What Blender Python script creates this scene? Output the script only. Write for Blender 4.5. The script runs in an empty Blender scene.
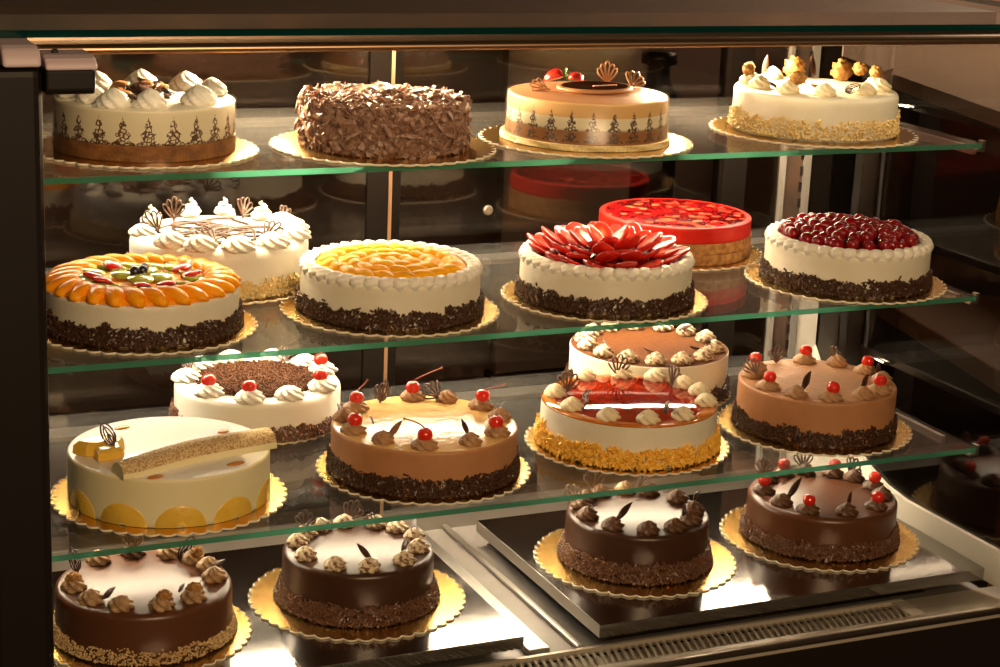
import bpy, math, random
from math import sin, cos, pi, radians, sqrt, atan2
from mathutils import Vector, Matrix, Euler
random.seed(7)
SC = bpy.context.scene
COL = SC.collection
SC.view_settings.view_transform = 'Standard'
SC.view_settings.look = 'None'
SC.view_settings.gamma = 1.0
SC.view_settings.use_curve_mapping = False
SC.view_settings.exposure = 0.0
SC.cycles.use_denoising = True
SC.cycles.max_bounces = 14
SC.cycles.transparent_max_bounces = 40
SC.cycles.glossy_bounces = 6
SC.cycles.caustics_reflective = False
SC.cycles.caustics_refractive = False
SC.cycles.sample_clamp_indirect = 4.0

# ------------------------------------------------------------------ materials
MATS = {}
def nodes(name):
    m = bpy.data.materials.new(name); m.use_nodes = True
    nt = m.node_tree; nt.nodes.clear()
    out = nt.nodes.new('ShaderNodeOutputMaterial')
    MATS[name] = m
    return m, nt, out
def N(nt, t, **kw):
    n = nt.nodes.new(t)
    for k, v in kw.items():
        if k.startswith('i_'):
            n.inputs[k[2:].replace('_', ' ')].default_value = v
        else:
            setattr(n, k, v)
    return n
def c4(c): return (c[0], c[1], c[2], 1.0)
def principled(name, col, rough=.5, metal=0.0, col2=None, nscale=60, bump=0.0, bscale=150, coat=0.0, spec=.5, mixpos=(.35, .65), sss=0.0, detail=3.0):
    m, nt, out = nodes(name)
    p = N(nt, 'ShaderNodeBsdfPrincipled')
    p.inputs['Base Color'].default_value = c4(col)
    p.inputs['Roughness'].default_value = rough
    p.inputs['Metallic'].default_value = metal
    p.inputs['Specular IOR Level'].default_value = spec
    p.inputs['Coat Weight'].default_value = coat
    p.inputs['Coat Roughness'].default_value = .06
    if sss:
        p.inputs['Subsurface Weight'].default_value = sss
        p.inputs['Subsurface Radius'].default_value = (.006, .003, .0015)
        p.inputs['Subsurface Scale'].default_value = 1.0
    tc = N(nt, 'ShaderNodeTexCoord')
    if col2 is not None:
        nz = N(nt, 'ShaderNodeTexNoise', i_Scale=nscale, i_Detail=detail)
        nt.links.new(tc.outputs['Object'], nz.inputs['Vector'])
        rp = N(nt, 'ShaderNodeValToRGB')
        rp.color_ramp.elements[0].position = mixpos[0]; rp.color_ramp.elements[0].color = c4(col)
        rp.color_ramp.elements[1].position = mixpos[1]; rp.color_ramp.elements[1].color = c4(col2)
        nt.links.new(nz.outputs['Fac'], rp.inputs['Fac'])
        nt.links.new(rp.outputs['Color'], p.inputs['Base Color'])
    if bump:
        nb = N(nt, 'ShaderNodeTexNoise', i_Scale=bscale, i_Detail=3.0)
        nt.links.new(tc.outputs['Object'], nb.inputs['Vector'])
        b = N(nt, 'ShaderNodeBump', i_Strength=bump, i_Distance=.002)
        nt.links.new(nb.outputs['Fac'], b.inputs['Height'])
        nt.links.new(b.outputs['Normal'], p.inputs['Normal'])
    nt.links.new(p.outputs['BSDF'], out.inputs['Surface'])
    return m
def glass(name, tint, f0=.04, rough=0.0, gain=1.0, diffuse=None, dmix=0.0):
    """clear sheet: light passes straight through, the surface mirrors by angle"""
    m, nt, out = nodes(name)
    tr = N(nt, 'ShaderNodeBsdfTransparent'); tr.inputs['Color'].default_value = c4(tint)
    gl = N(nt, 'ShaderNodeBsdfGlossy'); gl.inputs['Roughness'].default_value = rough
    gl.inputs['Color'].default_value = (1, 1, 1, 1)
    lw = N(nt, 'ShaderNodeLayerWeight', i_Blend=.5)
    pw = N(nt, 'ShaderNodeMath', operation='POWER'); pw.inputs[1].default_value = 5.0
    nt.links.new(lw.outputs['Facing'], pw.inputs[0])
    ma = N(nt, 'ShaderNodeMath', operation='MULTIPLY_ADD'); ma.use_clamp = True
    ma.inputs[1].default_value = (1 - f0) * gain; ma.inputs[2].default_value = f0
    nt.links.new(pw.outputs[0], ma.inputs[0])
    mx = N(nt, 'ShaderNodeMixShader')
    nt.links.new(ma.outputs[0], mx.inputs['Fac'])
    nt.links.new(tr.outputs[0], mx.inputs[1]); nt.links.new(gl.outputs[0], mx.inputs[2])
    last = mx
    if diffuse is not None:
        d = N(nt, 'ShaderNodeBsdfDiffuse'); d.inputs['Color'].default_value = c4(diffuse)
        t2 = N(nt, 'ShaderNodeBsdfTranslucent'); t2.inputs['Color'].default_value = c4(diffuse)
        a = N(nt, 'ShaderNodeMixShader'); a.inputs['Fac'].default_value = .6
        nt.links.new(d.outputs[0], a.inputs[1]); nt.links.new(t2.outputs[0], a.inputs[2])
        m2 = N(nt, 'ShaderNodeMixShader'); m2.inputs['Fac'].default_value = dmix
        nt.links.new(mx.outputs[0], m2.inputs[1]); nt.links.new(a.outputs[0], m2.inputs[2])
        last = m2
    nt.links.new(last.outputs[0], out.inputs['Surface'])
    return m
def emit(name, col, s):
    m, nt, out = nodes(name)
    e = N(nt, 'ShaderNodeEmission'); e.inputs['Color'].default_value = c4(col); e.inputs['Strength'].default_value = s
    nt.links.new(e.outputs[0], out.inputs['Surface'])
    return m
def M(n): return MATS[n]

principled('cream', (.84, .79, .66), .55, col2=(.80, .74, .58), nscale=30, bump=.25, bscale=90)
principled('whipped_cream', (.88, .85, .76), .5, bump=.15, bscale=300)
principled('ivory_cream', (.82, .72, .49), .5, bump=.15, bscale=300)
principled('banana_cream', (.88, .80, .52), .5, col2=(.84, .75, .44), nscale=18, bump=.15, bscale=120)
principled('coffee_cream', (.48, .22, .10), .5, col2=(.44, .20, .085), nscale=40, bump=.25, bscale=160)
principled('coffee_rosette', (.42, .23, .11), .45, bump=.15, bscale=300)
principled('nougat_rosette', (.55, .36, .18), .45, col2=(.30, .17, .08), nscale=120, bump=.2, bscale=300)
principled('cocoa_rosette', (.12, .055, .025), .4, bump=.15, bscale=300)
principled('marbled_rosette', (.76, .62, .42), .45, col2=(.20, .09, .04), nscale=130, mixpos=(.5, .62), bump=.15, bscale=300)
principled('caramel_glaze', (.78, .48, .17), .16, col2=(.80, .54, .22), nscale=14, bump=.42, bscale=90)
principled('milk_ganache', (.105, .036, .014), .32, bump=.04, bscale=25)
principled('dark_ganache', (.055, .021, .010), .31, bump=.05, bscale=25)
principled('dark_chocolate', (.040, .017, .009), .32, col2=(.07, .03, .015), nscale=200)
principled('milk_chocolate', (.18, .088, .055), .42, col2=(.30, .17, .115), nscale=160)
principled('lattice_chocolate', (.085, .040, .024), .4, col2=(.17, .10, .07), nscale=150)
principled('chocolate_sprinkle', (.034, .013, .007), .36, col2=(.085, .040, .022), nscale=400)
principled('milk_sprinkle', (.105, .045, .024), .36, col2=(.21, .105, .06), nscale=400)
principled('crushed_nut', (.55, .35, .15), .7, col2=(.75, .56, .30), nscale=300)
principled('walnut_crumb', (.76, .52, .18), .6, col2=(.86, .72, .38), nscale=260)
principled('toasted_flake', (.90, .44, .03), .5, col2=(.93, .60, .10), nscale=220)
principled('walnut', (.52, .26, .06), .6, col2=(.26, .11, .025), nscale=150, bump=.9, bscale=260)
principled('cherry', (.80, .022, .008), .1, coat=.8, col2=(.70, .02, .006), nscale=60)
principled('cherry_stem', (.38, .07, .03), .4)
principled('sour_cherry', (.15, .002, .005), .10, coat=.35, col2=(.28, .005, .008), nscale=40)
principled('mandarin', (.97, .28, .002), .32, spec=.14, coat=.08, col2=(.98, .38, .004), nscale=60, bump=.25, bscale=180)
principled('peach', (.98, .43, .003), .34, spec=.12, coat=.08, col2=(.98, .52, .008), nscale=60, bump=.25, bscale=180)
principled('kiwi', (.36, .42, .035), .14, coat=.7, col2=(.52, .54, .14), nscale=90)
principled('blueberry', (.018, .018, .045), .2, coat=.5)
principled('strawberry_skin', (.58, .012, .008), .15, coat=.7, col2=(.68, .03, .015), nscale=70, bump=.4, bscale=320)
principled('green_calyx', (.10, .25, .02), .5)
principled('sponge', (.34, .13, .035), .8, col2=(.60, .33, .11), nscale=90, bump=.9, bscale=260)
principled('dark_sponge', (.17, .065, .018), .8, col2=(.32, .13, .03), nscale=60, bump=.8, bscale=240)
principled('banana_glaze', (.92, .90, .84), .33, coat=.5, spec=.8, bump=.06, bscale=22)
principled('matt_chocolate', (.030, .011, .006), 1.0, spec=.0)
principled('pineapple', (.82, .50, .05), .22, coat=.5, col2=(.86, .56, .09), nscale=50, bump=.3, bscale=160)
principled('speckled_crust', (.72, .56, .30), .6, col2=(.45, .24, .09), nscale=330, mixpos=(.46, .6), bump=.4, bscale=300)
principled('caramel', (.50, .17, .012), .1, coat=.8)
principled('grated_chocolate', (.050, .020, .010), .8, spec=.1, col2=(.10, .045, .022), nscale=400)
principled('cocoa_dust', (.085, .027, .007), .85, spec=.1, col2=(.105, .036, .010), nscale=120, bump=.2, bscale=500)
principled('amber_jelly', (.55, .16, .012), .06, coat=1.0)
principled('plaque_rim', (.45, .21, .09), .4)
principled('pink_icing', (.70, .33, .22), .5)
principled('gold_foil', (.83, .51, .15), .24, metal=1.0, bump=.1, bscale=35)
principled('card_edge', (.85, .76, .58), .6)
principled('steel', (.42, .40, .38), .11, metal=1.0, bump=.06, bscale=45)
principled('brushed_steel', (.48, .45, .41), .34, metal=1.0, bump=.08, bscale=200)
principled('aluminium', (.56, .50, .44), .3, metal=1.0)
principled('bronze_rail', (.70, .45, .28), .36, metal=1.0)
principled('white_panel', (.66, .61, .53), .5)
principled('grey_strip', (.20, .18, .16), .6, spec=.2)
principled('dark_frame', (.006, .004, .003), .9, spec=.05)
principled('pillar_paint_and_shade', (.007, .004, .0035), .5, spec=.25)  # the pillar's own near-black; also stands for shade on the clamp front
principled('hinge_lit_paint', (.58, .47, .52), .5)  # mauve in its lit tone, upper parts of clamp and pillar only
principled('slat_metal', (.52, .46, .38), .35, metal=.35)
principled('deck_metal', (.20, .18, .165), .42, metal=.5, col2=(.15, .135, .125), nscale=12)
principled('lamp_housing', (.05, .035, .028), .4, col2=(.10, .055, .035), nscale=14)
principled('dark_panel', (.012, .008, .007), .35)
principled('room_wall', (.22, .15, .125), .8)
principled('room_floor', (.05, .035, .03), .5)
principled('room_ceiling', (.05, .04, .033), .9)
principled('taupe_panel', (.34, .25, .19), .7)
principled('beige_top', (.75, .56, .40), .6)
principled('brown_wood', (.26, .12, .04), .4, col2=(.19, .08, .025), nscale=9)
principled('black_plastic', (.012, .010, .010), .3)
principled('rubber', (.02, .02, .02), .7)
glass('shelf_glass', (.975, .985, .98), f0=.04, gain=.75, diffuse=(.8, .8, .78), dmix=.035)
glass('shelf_edge', (.22, .55, .46), f0=.05, gain=.5, diffuse=(.10, .42, .28), dmix=.85)
glass('teal_edge', (.02, .14, .13), f0=.05, gain=.5, diffuse=(.005, .058, .054), dmix=.85)
glass('front_glass', (.985, .985, .985), f0=.014, gain=.6)
glass('top_glass', (.93, .95, .94), f0=.04, gain=.3)
glass('door_glass', (.62, .57, .53), f0=.055, gain=.8)
glass('side_glass', (.55, .52, .50), f0=.10, gain=.9)
glass('clear_film', (.97, .96, .94), f0=.04, gain=.6, rough=.22)
emit('lamp_lens', (1.0, .80, .52), 14.0)
emit('front_lens', (1.0, .78, .48), 9.0)
emit('bar_lens', (1.0, .81, .55), 74.0)

# red mirror jelly on one cake: deep red with an orange margin
def jelly_mat():
    m, nt, out = nodes('red_jelly')
    p = N(nt, 'ShaderNodeBsdfPrincipled'); p.inputs['Roughness'].default_value = .04
    p.inputs['Coat Weight'].default_value = 0.0
    tc = N(nt, 'ShaderNodeTexCoord'); nz = N(nt, 'ShaderNodeTexNoise', i_Scale=22.0, i_Detail=4.0)
    nt.links.new(tc.outputs['Object'], nz.inputs['Vector'])
    rp = N(nt, 'ShaderNodeValToRGB')
    rp.color_ramp.elements[0].position = .38; rp.color_ramp.elements[0].color = (.20, .008, .002, 1)
    rp.color_ramp.elements[1].position = .66; rp.color_ramp.elements[1].color = (.32, .022, .004, 1)
    nt.links.new(nz.outputs['Fac'], rp.inputs['Fac']); nt.links.new(rp.outputs['Color'], p.inputs['Base Color'])
    n2 = N(nt, 'ShaderNodeTexNoise', i_Scale=38.0, i_Detail=2.0); nt.links.new(tc.outputs['Object'], n2.inputs['Vector'])
    b = N(nt, 'ShaderNodeBump', i_Strength=.07, i_Distance=.002); nt.links.new(n2.outputs['Fac'], b.inputs['Height'])
    nt.links.new(b.outputs[0], p.inputs['Normal']); nt.links.new(b.outputs[0], p.inputs['Coat Normal'])
    nt.links.new(p.outputs[0], out.inputs['Surface'])
jelly_mat()
def berry_glaze_mat():
    m, nt, out = nodes('berry_glaze')
    p = N(nt, 'ShaderNodeBsdfPrincipled'); p.inputs['Roughness'].default_value = .14; p.inputs['Specular IOR Level'].default_value = .25
    p.inputs['Coat Weight'].default_value = 0.0
    tc = N(nt, 'ShaderNodeTexCoord'); v = N(nt, 'ShaderNodeTexVoronoi', i_Scale=75.0, feature='F1')
    nt.links.new(tc.outputs['Object'], v.inputs['Vector'])
    sep = N(nt, 'ShaderNodeSeparateColor'); nt.links.new(v.outputs['Color'], sep.inputs[0])
    rp = N(nt, 'ShaderNodeValToRGB')
    e = rp.color_ramp.elements
    e[0].position = .15; e[0].color = (.07, .0006, .0015, 1)
    e[1].position = .97; e[1].color = (.75, .10, .045, 1)
    k = e.new(.5); k.color = (.15, .0012, .002, 1)
    k = e.new(.8); k.color = (.30, .004, .004, 1)
    nt.links.new(sep.outputs[0], rp.inputs['Fac']); nt.links.new(rp.outputs['Color'], p.inputs['Base Color'])
    nt.links.new(p.outputs[0], out.inputs['Surface'])
berry_glaze_mat()
principled('red_mousse', (.60, .008, .005), .4, spec=.25, col2=(.64, .02, .008), nscale=40)
def flesh_mat():
    m, nt, out = nodes('strawberry_flesh')
    p = N(nt, 'ShaderNodeBsdfPrincipled'); p.inputs['Roughness'].default_value = .16
    tc = N(nt, 'ShaderNodeTexCoord'); mp = N(nt, 'ShaderNodeMapping')
    mp.inputs['Location'].default_value = (0, 0, -1.02); mp.inputs['Scale'].default_value = (85, 1, 60)
    nt.links.new(tc.outputs['Object'], mp.inputs['Vector'])
    ln = N(nt, 'ShaderNodeVectorMath', operation='LENGTH'); nt.links.new(mp.outputs[0], ln.inputs[0])
    nz = N(nt, 'ShaderNodeTexNoise', i_Scale=240.0); nt.links.new(tc.outputs['Object'], nz.inputs['Vector'])
    ad = N(nt, 'ShaderNodeMath', operation='MULTIPLY_ADD'); ad.inputs[1].default_value = .5
    nt.links.new(nz.outputs['Fac'], ad.inputs[0]); nt.links.new(ln.outputs['Value'], ad.inputs[2])
    rp = N(nt, 'ShaderNodeValToRGB'); e = rp.color_ramp.elements
    e[0].position = .25; e[0].color = (.86, .46, .28, 1); e[1].position = 1.0; e[1].color = (.70, .035, .015, 1)
    k = e.new(.62); k.color = (.82, .16, .06, 1)
    nt.links.new(ad.outputs[0], rp.inputs['Fac']); nt.links.new(rp.outputs['Color'], p.inputs['Base Color'])
    nt.links.new(p.outputs[0], out.inputs['Surface'])
flesh_mat()
def comb_mat():
    m, nt, out = nodes('combed_coffee')
    p = N(nt, 'ShaderNodeBsdfPrincipled'); p.inputs['Roughness'].default_value = .5
    p.inputs['Base Color'].default_value = (.50, .25, .115, 1)
    tc = N(nt, 'ShaderNodeTexCoord')
    w = N(nt, 'ShaderNodeTexWave', i_Scale=26.0, i_Distortion=0.0)
    sx = N(nt, 'ShaderNodeSeparateXYZ'); nt.links.new(tc.outputs['Object'], sx.inputs[0])
    s = N(nt, 'ShaderNodeMath', operation='MULTIPLY'); s.inputs[1].default_value = 170.0
    nt.links.new(sx.outputs['X'], s.inputs[0])
    si = N(nt, 'ShaderNodeMath', operation='SINE'); nt.links.new(s.outputs[0], si.inputs[0])
    ad = N(nt, 'ShaderNodeMath', operation='MULTIPLY_ADD'); ad.inputs[1].default_value = .0035
    nt.links.new(si.outputs[0], ad.inputs[0]); nt.links.new(sx.outputs['Y'], ad.inputs[2])
    f = N(nt, 'ShaderNodeMath', operation='MULTIPLY'); f.inputs[1].default_value = 900.0
    nt.links.new(ad.outputs[0], f.inputs[0])
    s2 = N(nt, 'ShaderNodeMath', operation='SINE'); nt.links.new(f.outputs[0], s2.inputs[0])
    b = N(nt, 'ShaderNodeBump', i_Strength=.6, i_Distance=.0015)
    nt.links.new(s2.outputs[0], b.inputs['Height']); nt.links.new(b.outputs[0], p.inputs['Normal'])
    nt.links.new(p.outputs[0], out.inputs['Surface'])
comb_mat()
def print_mat(name, base, ink, count, z0, z1, wid=.40, rough=.45, base2=None, zsplit=None):
    """printed transfer ornament repeated round the side of a cake: tiered plant motifs"""
    m, nt, out = nodes(name)
    L = nt.links.new
    def math(op, a, b=None, c=None):
        n = N(nt, 'ShaderNodeMath', operation=op)
        for i, v in enumerate((a, b, c)):
            if v is None: continue
            if isinstance(v, (int, float)): n.inputs[i].default_value = v
            else: L(v, n.inputs[i])
        return n.outputs[0]
    p = N(nt, 'ShaderNodeBsdfPrincipled'); p.inputs['Roughness'].default_value = rough
    tc = N(nt, 'ShaderNodeTexCoord'); s = N(nt, 'ShaderNodeSeparateXYZ'); L(tc.outputs['Object'], s.inputs[0])
    th = math('ARCTAN2', s.outputs['Y'], s.outputs['X'])
    u = math('FRACT', math('MULTIPLY', th, count / (2 * pi)))
    u = math('ABSOLUTE', math('SUBTRACT', u, .5))
    v = math('DIVIDE', math('SUBTRACT', s.outputs['Z'], z0), z1 - z0)
    inv = math('SUBTRACT', 1.0, v)
    tiers = math('MULTIPLY_ADD', math('SINE', math('MULTIPLY', v, 19.0)), .22, .82)
    w = math('MULTIPLY', math('MULTIPLY', math('MAXIMUM', inv, 0.0), tiers), wid)
    ins = math('LESS_THAN', u, w)
    vo = N(nt, 'ShaderNodeTexVoronoi', i_Scale=190.0, feature='DISTANCE_TO_EDGE'); L(tc.outputs['Object'], vo.inputs['Vector'])
    curl = math('LESS_THAN', vo.outputs['Distance'], .13)
    nz = N(nt, 'ShaderNodeTexNoise', i_Scale=320.0); L(tc.outputs['Object'], nz.inputs['Vector'])
    spot = math('GREATER_THAN', nz.outputs['Fac'], .58)
    ink_m = math('MULTIPLY', ins, math('MAXIMUM', curl, spot))
    ink_m = math('MULTIPLY', ink_m, math('GREATER_THAN', v, 0.0))
    mix = N(nt, 'ShaderNodeMix', data_type='RGBA')
    L(ink_m, mix.inputs['Factor'])
    if base2 is not None:
        mb = N(nt, 'ShaderNodeMix', data_type='RGBA')
        L(math('GREATER_THAN', s.outputs['Z'], zsplit), mb.inputs['Factor'])
        mb.inputs['A'].default_value = c4(base); mb.inputs['B'].default_value = c4(base2)
        L(mb.outputs['Result'], mix.inputs['A'])
    else:
        mix.inputs['A'].default_value = c4(base)
    mix.inputs['B'].default_value = c4(ink)
    L(mix.outputs['Result'], p.inputs['Base Color'])
    L(p.outputs[0], out.inputs['Surface'])
print_mat('printed_cream', (.80, .72, .52), (.10, .045, .02), 23, .0205, .060, .50)
print_mat('printed_layers', (.80, .71, .52), (.085, .045, .025), 24, .028, .058, .34, base2=(.70, .42, .17), zsplit=.047)
print_mat('printed_mocha', (.26, .105, .028), (.06, .03, .016), 24, .012, .034, .45)

# ------------------------------------------------------------------ mesh helpers
class MB:
    def __init__(s): s.v = []; s.f = []; s.m = []
    def add(s, vs, fs, mi=0):
        o = len(s.v); s.v += [tuple(v) for v in vs]
        s.f += [tuple(i + o for i in f) for f in fs]; s.m += [mi] * len(fs)
        return s
    def box(s, x0, x1, y0, y1, z0, z1, mi=0, edge=None, topbot=None):
        vs = [(x0,y0,z0),(x1,y0,z0),(x1,y1,z0),(x0,y1,z0),(x0,y0,z1),(x1,y0,z1),(x1,y1,z1),(x0,y1,z1)]
        fs = [(0,3,2,1),(4,5,6,7),(0,1,5,4),(1,2,6,5),(2,3,7,6),(3,0,4,7)]
        s.add(vs, fs, mi)
        if edge is not None:
            for k in range(2, 6): s.m[-6 + k] = edge
        return s
    def prism(s, poly, axis, a0, a1, mi=0):
        """poly of 2-D points extruded along axis 0/1/2 from a0 to a1"""
        def P(q, a):
            q = list(q); q.insert(axis, a); return tuple(q)
        n = len(poly)
        vs = [P(q, a0) for q in poly] + [P(q, a1) for q in poly]
        fs = [tuple(range(n))[::-1], tuple(range(n, 2 * n))]
        fs += [(i, (i + 1) % n, n + (i + 1) % n, n + i) for i in range(n)]
        return s.add(vs, fs, mi)
    def lathe(s, prof, seg=96, mod=None, mi=0, caps=True):
        vs = []; n = len(prof)
        for k, (r, z) in enumerate(prof):
            for j in range(seg):
                a = 2 * pi * j / seg
                rr = r * (mod(a, k / max(1, n - 1)) if mod else 1)
                vs.append((rr * cos(a), rr * sin(a), z))
        fs = []
        for k in range(n - 1):
            for j in range(seg):
                j2 = (j + 1) % seg
                fs.append((k*seg+j, k*seg+j2, (k+1)*seg+j2, (k+1)*seg+j))
        if caps:
            fs.append(tuple(range(seg))[::-1]); fs.append(tuple((n-1)*seg + j for j in range(seg)))
        return s.add(vs, fs, mi)
    def tube(s, pts, r, n=6, closed=False, mi=0, r1=None, flat=1.0):
        pts = [Vector(p) for p in pts]; m = len(pts); vs = []
        up = Vector((0, 0, 1))
        for i, p in enumerate(pts):
            if closed: t = pts[(i+1) % m] - pts[(i-1) % m]
            else: t = pts[min(i+1, m-1)] - pts[max(i-1, 0)]
            t.normalize()
            a = t.cross(up)
            if a.length < .05: a = t.cross(Vector((0, 1, 0)))
            a.normalize(); b = t.cross(a)
            rr = r if r1 is None else r + (r1 - r) * i / (m - 1)
            for j in range(n):
                q = 2 * pi * j / n
                vs.append(p + a * (rr * cos(q)) + b * (rr * sin(q) * flat))
        fs = []
        for i in range(m if closed else m - 1):
            i2 = (i + 1) % m
            for j in range(n):
                j2 = (j + 1) % n
                fs.append((i*n+j, i2*n+j, i2*n+j2, i*n+j2))
        if not closed:
            fs.append(tuple(range(n))); fs.append(tuple((m-1)*n + j for j in range(n))[::-1])
        return s.add(vs, fs, mi)
    def ball(s, c, rx, ry=None, rz=None, seg=14, ring=9, mod=None, mi=0):
        ry = rx if ry is None else ry; rz = rx if rz is None else rz
        vs = [(c[0], c[1], c[2] - rz)]
        for k in range(1, ring):
            ph = -pi/2 + pi * k / ring
            for j in range(seg):
                a = 2 * pi * j / seg
                q = mod(a, ph) if mod else 1
                vs.append((c[0] + rx*q*cos(ph)*cos(a), c[1] + ry*q*cos(ph)*sin(a), c[2] + rz*q*sin(ph)))
        vs.append((c[0], c[1], c[2] + rz)); fs = []
        for j in range(seg):
            fs.append((0, 1 + (j+1) % seg, 1 + j))
            fs.append((len(vs)-1, 1 + (ring-2)*seg + j, 1 + (ring-2)*seg + (j+1) % seg))
        for k in range(ring - 2):
            for j in range(seg):
                a = 1 + k*seg; j2 = (j+1) % seg
                fs.append((a+j, a+j2, a+seg+j2, a+seg+j))
        return s.add(vs, fs, mi)
    def mesh(s, name, mats, smooth=True):
        me = bpy.data.meshes.new(name); me.from_pydata(s.v, [], s.f); me.update()
        for m in (mats if isinstance(mats, (list, tuple)) else [mats]): me.materials.append(M(m) if isinstance(m, str) else m)
        if any(s.m): me.polygons.foreach_set('material_index', s.m)
        if smooth: me.polygons.foreach_set('use_smooth', [True] * len(s.f))
        return me
def link(name, me, parent=None, loc=(0,0,0), rot=(0,0,0), scale=(1,1,1), kind=None):
    o = bpy.data.objects.new(name, me); COL.objects.link(o)
    o.location = loc; o.rotation_euler = rot
    o.scale = scale if isinstance(scale, (tuple, list)) else (scale,) * 3
    if parent is not None: o.parent = parent
    if kind: o['kind'] = kind
    return o
def part(name, mb, mats, parent=None, smooth=False, kind=None, **kw):
    o = link(name, mb.mesh(name, mats, smooth), parent, kind=kind, **kw)
    return o
def bevel(o, w, seg=2):
    b = o.modifiers.new('bevel', 'BEVEL'); b.width = w; b.segments = seg; b.limit_method = 'ANGLE'
    return o
def smooth_angle(o, deg=35):
    me = o.data
    try: me.set_sharp_from_angle(angle=radians(deg))
    except Exception: pass
    return o
def tag(o, label, cat, group=None, kind=None):
    o['label'] = label; o['category'] = cat
    if group: o['group'] = group
    if kind: o['kind'] = kind
    return o
def empty(name, loc, rz=0):
    o = bpy.data.objects.new(name, None); COL.objects.link(o); o.location = loc; o.rotation_euler = (0, 0, rz)
    o.empty_display_size = .05
    return o

# ------------------------------------------------------------------ camera
r_ = Vector((0.91118979, -0.40987999, 0.04161196)); u_ = Vector((0.07075264, 0.25518564, 0.96429993)); f_ = Vector((0.40586602, 0.8757161, -0.26152264))
cd = bpy.data.cameras.new('camera'); cam = bpy.data.objects.new('camera', cd); COL.objects.link(cam)
cam.matrix_world = Matrix(((r_.x, u_.x, -f_.x, -1.2), (r_.y, u_.y, -f_.y, -2.3), (r_.z, u_.z, -f_.z, 1.75), (0, 0, 0, 1)))
cd.sensor_width = 36.0; cd.lens = 1903.2 * 36.0 / 1000.0; cd.clip_start = .05
SC.camera = cam

SHELF = [1.2933, 1.0550, .8165, .5825]          # upper faces of the three shelves and of the trays
FRONT = [.055, .030, -.010]

# ------------------------------------------------------------------ room
def struct(name, mb, mat):
    o = part(name, mb, mat); o['kind'] = 'structure'; return o
struct('floor', MB().box(-4, 5, -4, 3.2, -.05, 0), 'room_floor')
struct('wall_back', MB().box(-4, 5, 3.1, 3.2, 0, 2.7), 'room_wall')
struct('wall_right', MB().box(5, 5.1, -4, 3.2, 0, 2.7), 'room_wall')
struct('wall_left', MB().box(-4.1, -4, -4, 3.2, 0, 2.7), 'room_wall')
struct('wall_front', MB().box(-4, 5, -4.1, -4, 0, 2.7), 'room_wall')
struct('ceiling', MB().box(-4, 5, -4, 3.2, 2.7, 2.78), 'room_ceiling')

t = empty('wall_panel', (0, 0, 0))
part('panel', MB().box(1.27, 1.75, 3.05, 3.1, .02, 1.68), 'taupe_panel', t)
part('foot', MB().box(1.25, 1.77, 3.04, 3.1, 0, .02), 'dark_frame', t)
tag(t, 'taupe upright panel on the far wall behind the rear glass of the case', 'panel')
t = empty('coffee_urn', (1.155, 1.9, .0))
o = part('body', MB().lathe([(.055, .72), (.058, .9), (.058, 1.06), (.052, 1.10), (.03, 1.13), (.028, 1.165), (.045, 1.17), (.045, 1.2)], 32), 'black_plastic', t, smooth=True)
part('stand', MB().lathe([(.10, 0), (.10, .02), (.03, .03), (.03, .69), (.07, .70), (.07, .72)], 24), 'dark_frame', t)
tag(t, 'black shouldered urn before the taupe panel behind the case', 'urn')
t = empty('shop_counter', (0, 0, 0))
part('worktop', MB().prism([(1.77, 1.03), (2.17, 2.70), (2.25, 3.04), (4.4, 3.04), (4.4, 1.03)], 2, 1.06, 1.1), 'beige_top', t)
part('base', MB().prism([(2.12, 1.10), (2.25, 2.70), (2.3, 3.0), (4.3, 3.0), (4.3, 1.10)], 2, 0, 1.06), 'dark_panel', t)
tag(t, 'beige topped counter beyond the right end of the case', 'counter')
t = empty('wooden_table', (0, 0, 0))
o = part('table_top', MB().prism([(1.43, 1.28), (1.29, .62), (1.36, .40), (2.0, .40), (2.0, .95), (1.62, 1.30)], 2, .655, .70), 'brown_wood', t); bevel(o, .006)
o = part('pedestal', MB().lathe([(.17, 0), (.17, .03), (.085, .06), (.08, .35), (.09, .6), (.11, .655)], 40), 'brown_wood', t, smooth=True, loc=(1.56, .80, 0))
tag(t, 'brown wooden pedestal table to the right of the case', 'table')

# ------------------------------------------------------------------ display case
XL, XR = -.80, .80
case = empty('display_case', (0, .25, 0))
tag(case, 'glass fronted refrigerated display case holding four tiers of cakes', 'display case')
CO = (0, -.25, 0)
def cpart(name, mb, mat, smooth=False, parent=None, label=None):
    o = part(name, mb, mat, parent or case, smooth, loc=CO if parent is None else (0, 0, 0))
    if label: o['label'] = label
    return o
cpart('base_cabinet', MB().box(-.86, .86, -.05, .68, .06, .50), 'dark_panel')
cpart('plinth', MB().box(-.84, .84, 0, .64, 0, .06), 'black_plastic')
cpart('deck', MB().box(XL, XR, .06, .645, .515, .535), 'deck_metal')
o = cpart('deck_channel', MB().box(-.035, .0, .06, .6, .536, .547).box(.045, .055, .06, .6, .536, .543), 'brushed_steel'); bevel(o, .002)
cpart('well_liner', MB().box(.09, .70, .075, .50, .536, .5375), 'dark_panel', label='dark open well under the right tray')
# front sill and rail
o = cpart('sill', MB().prism([(-.060, .515), (-.060, .556), (-.052, .5575), (-.036, .5545), (-.036, .545), (.06, .535), (.06, .515)], 0, -.86, .86), 'slat_metal')
o = cpart('bottom_rail', MB().tube([(-.86, -.060, .552), (.86, -.060, .552)], .006, 10), 'aluminium', True)
cpart('skirt', MB().box(-.86, .86, -.062, -.05, .06, .54), 'dark_panel')
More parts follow.
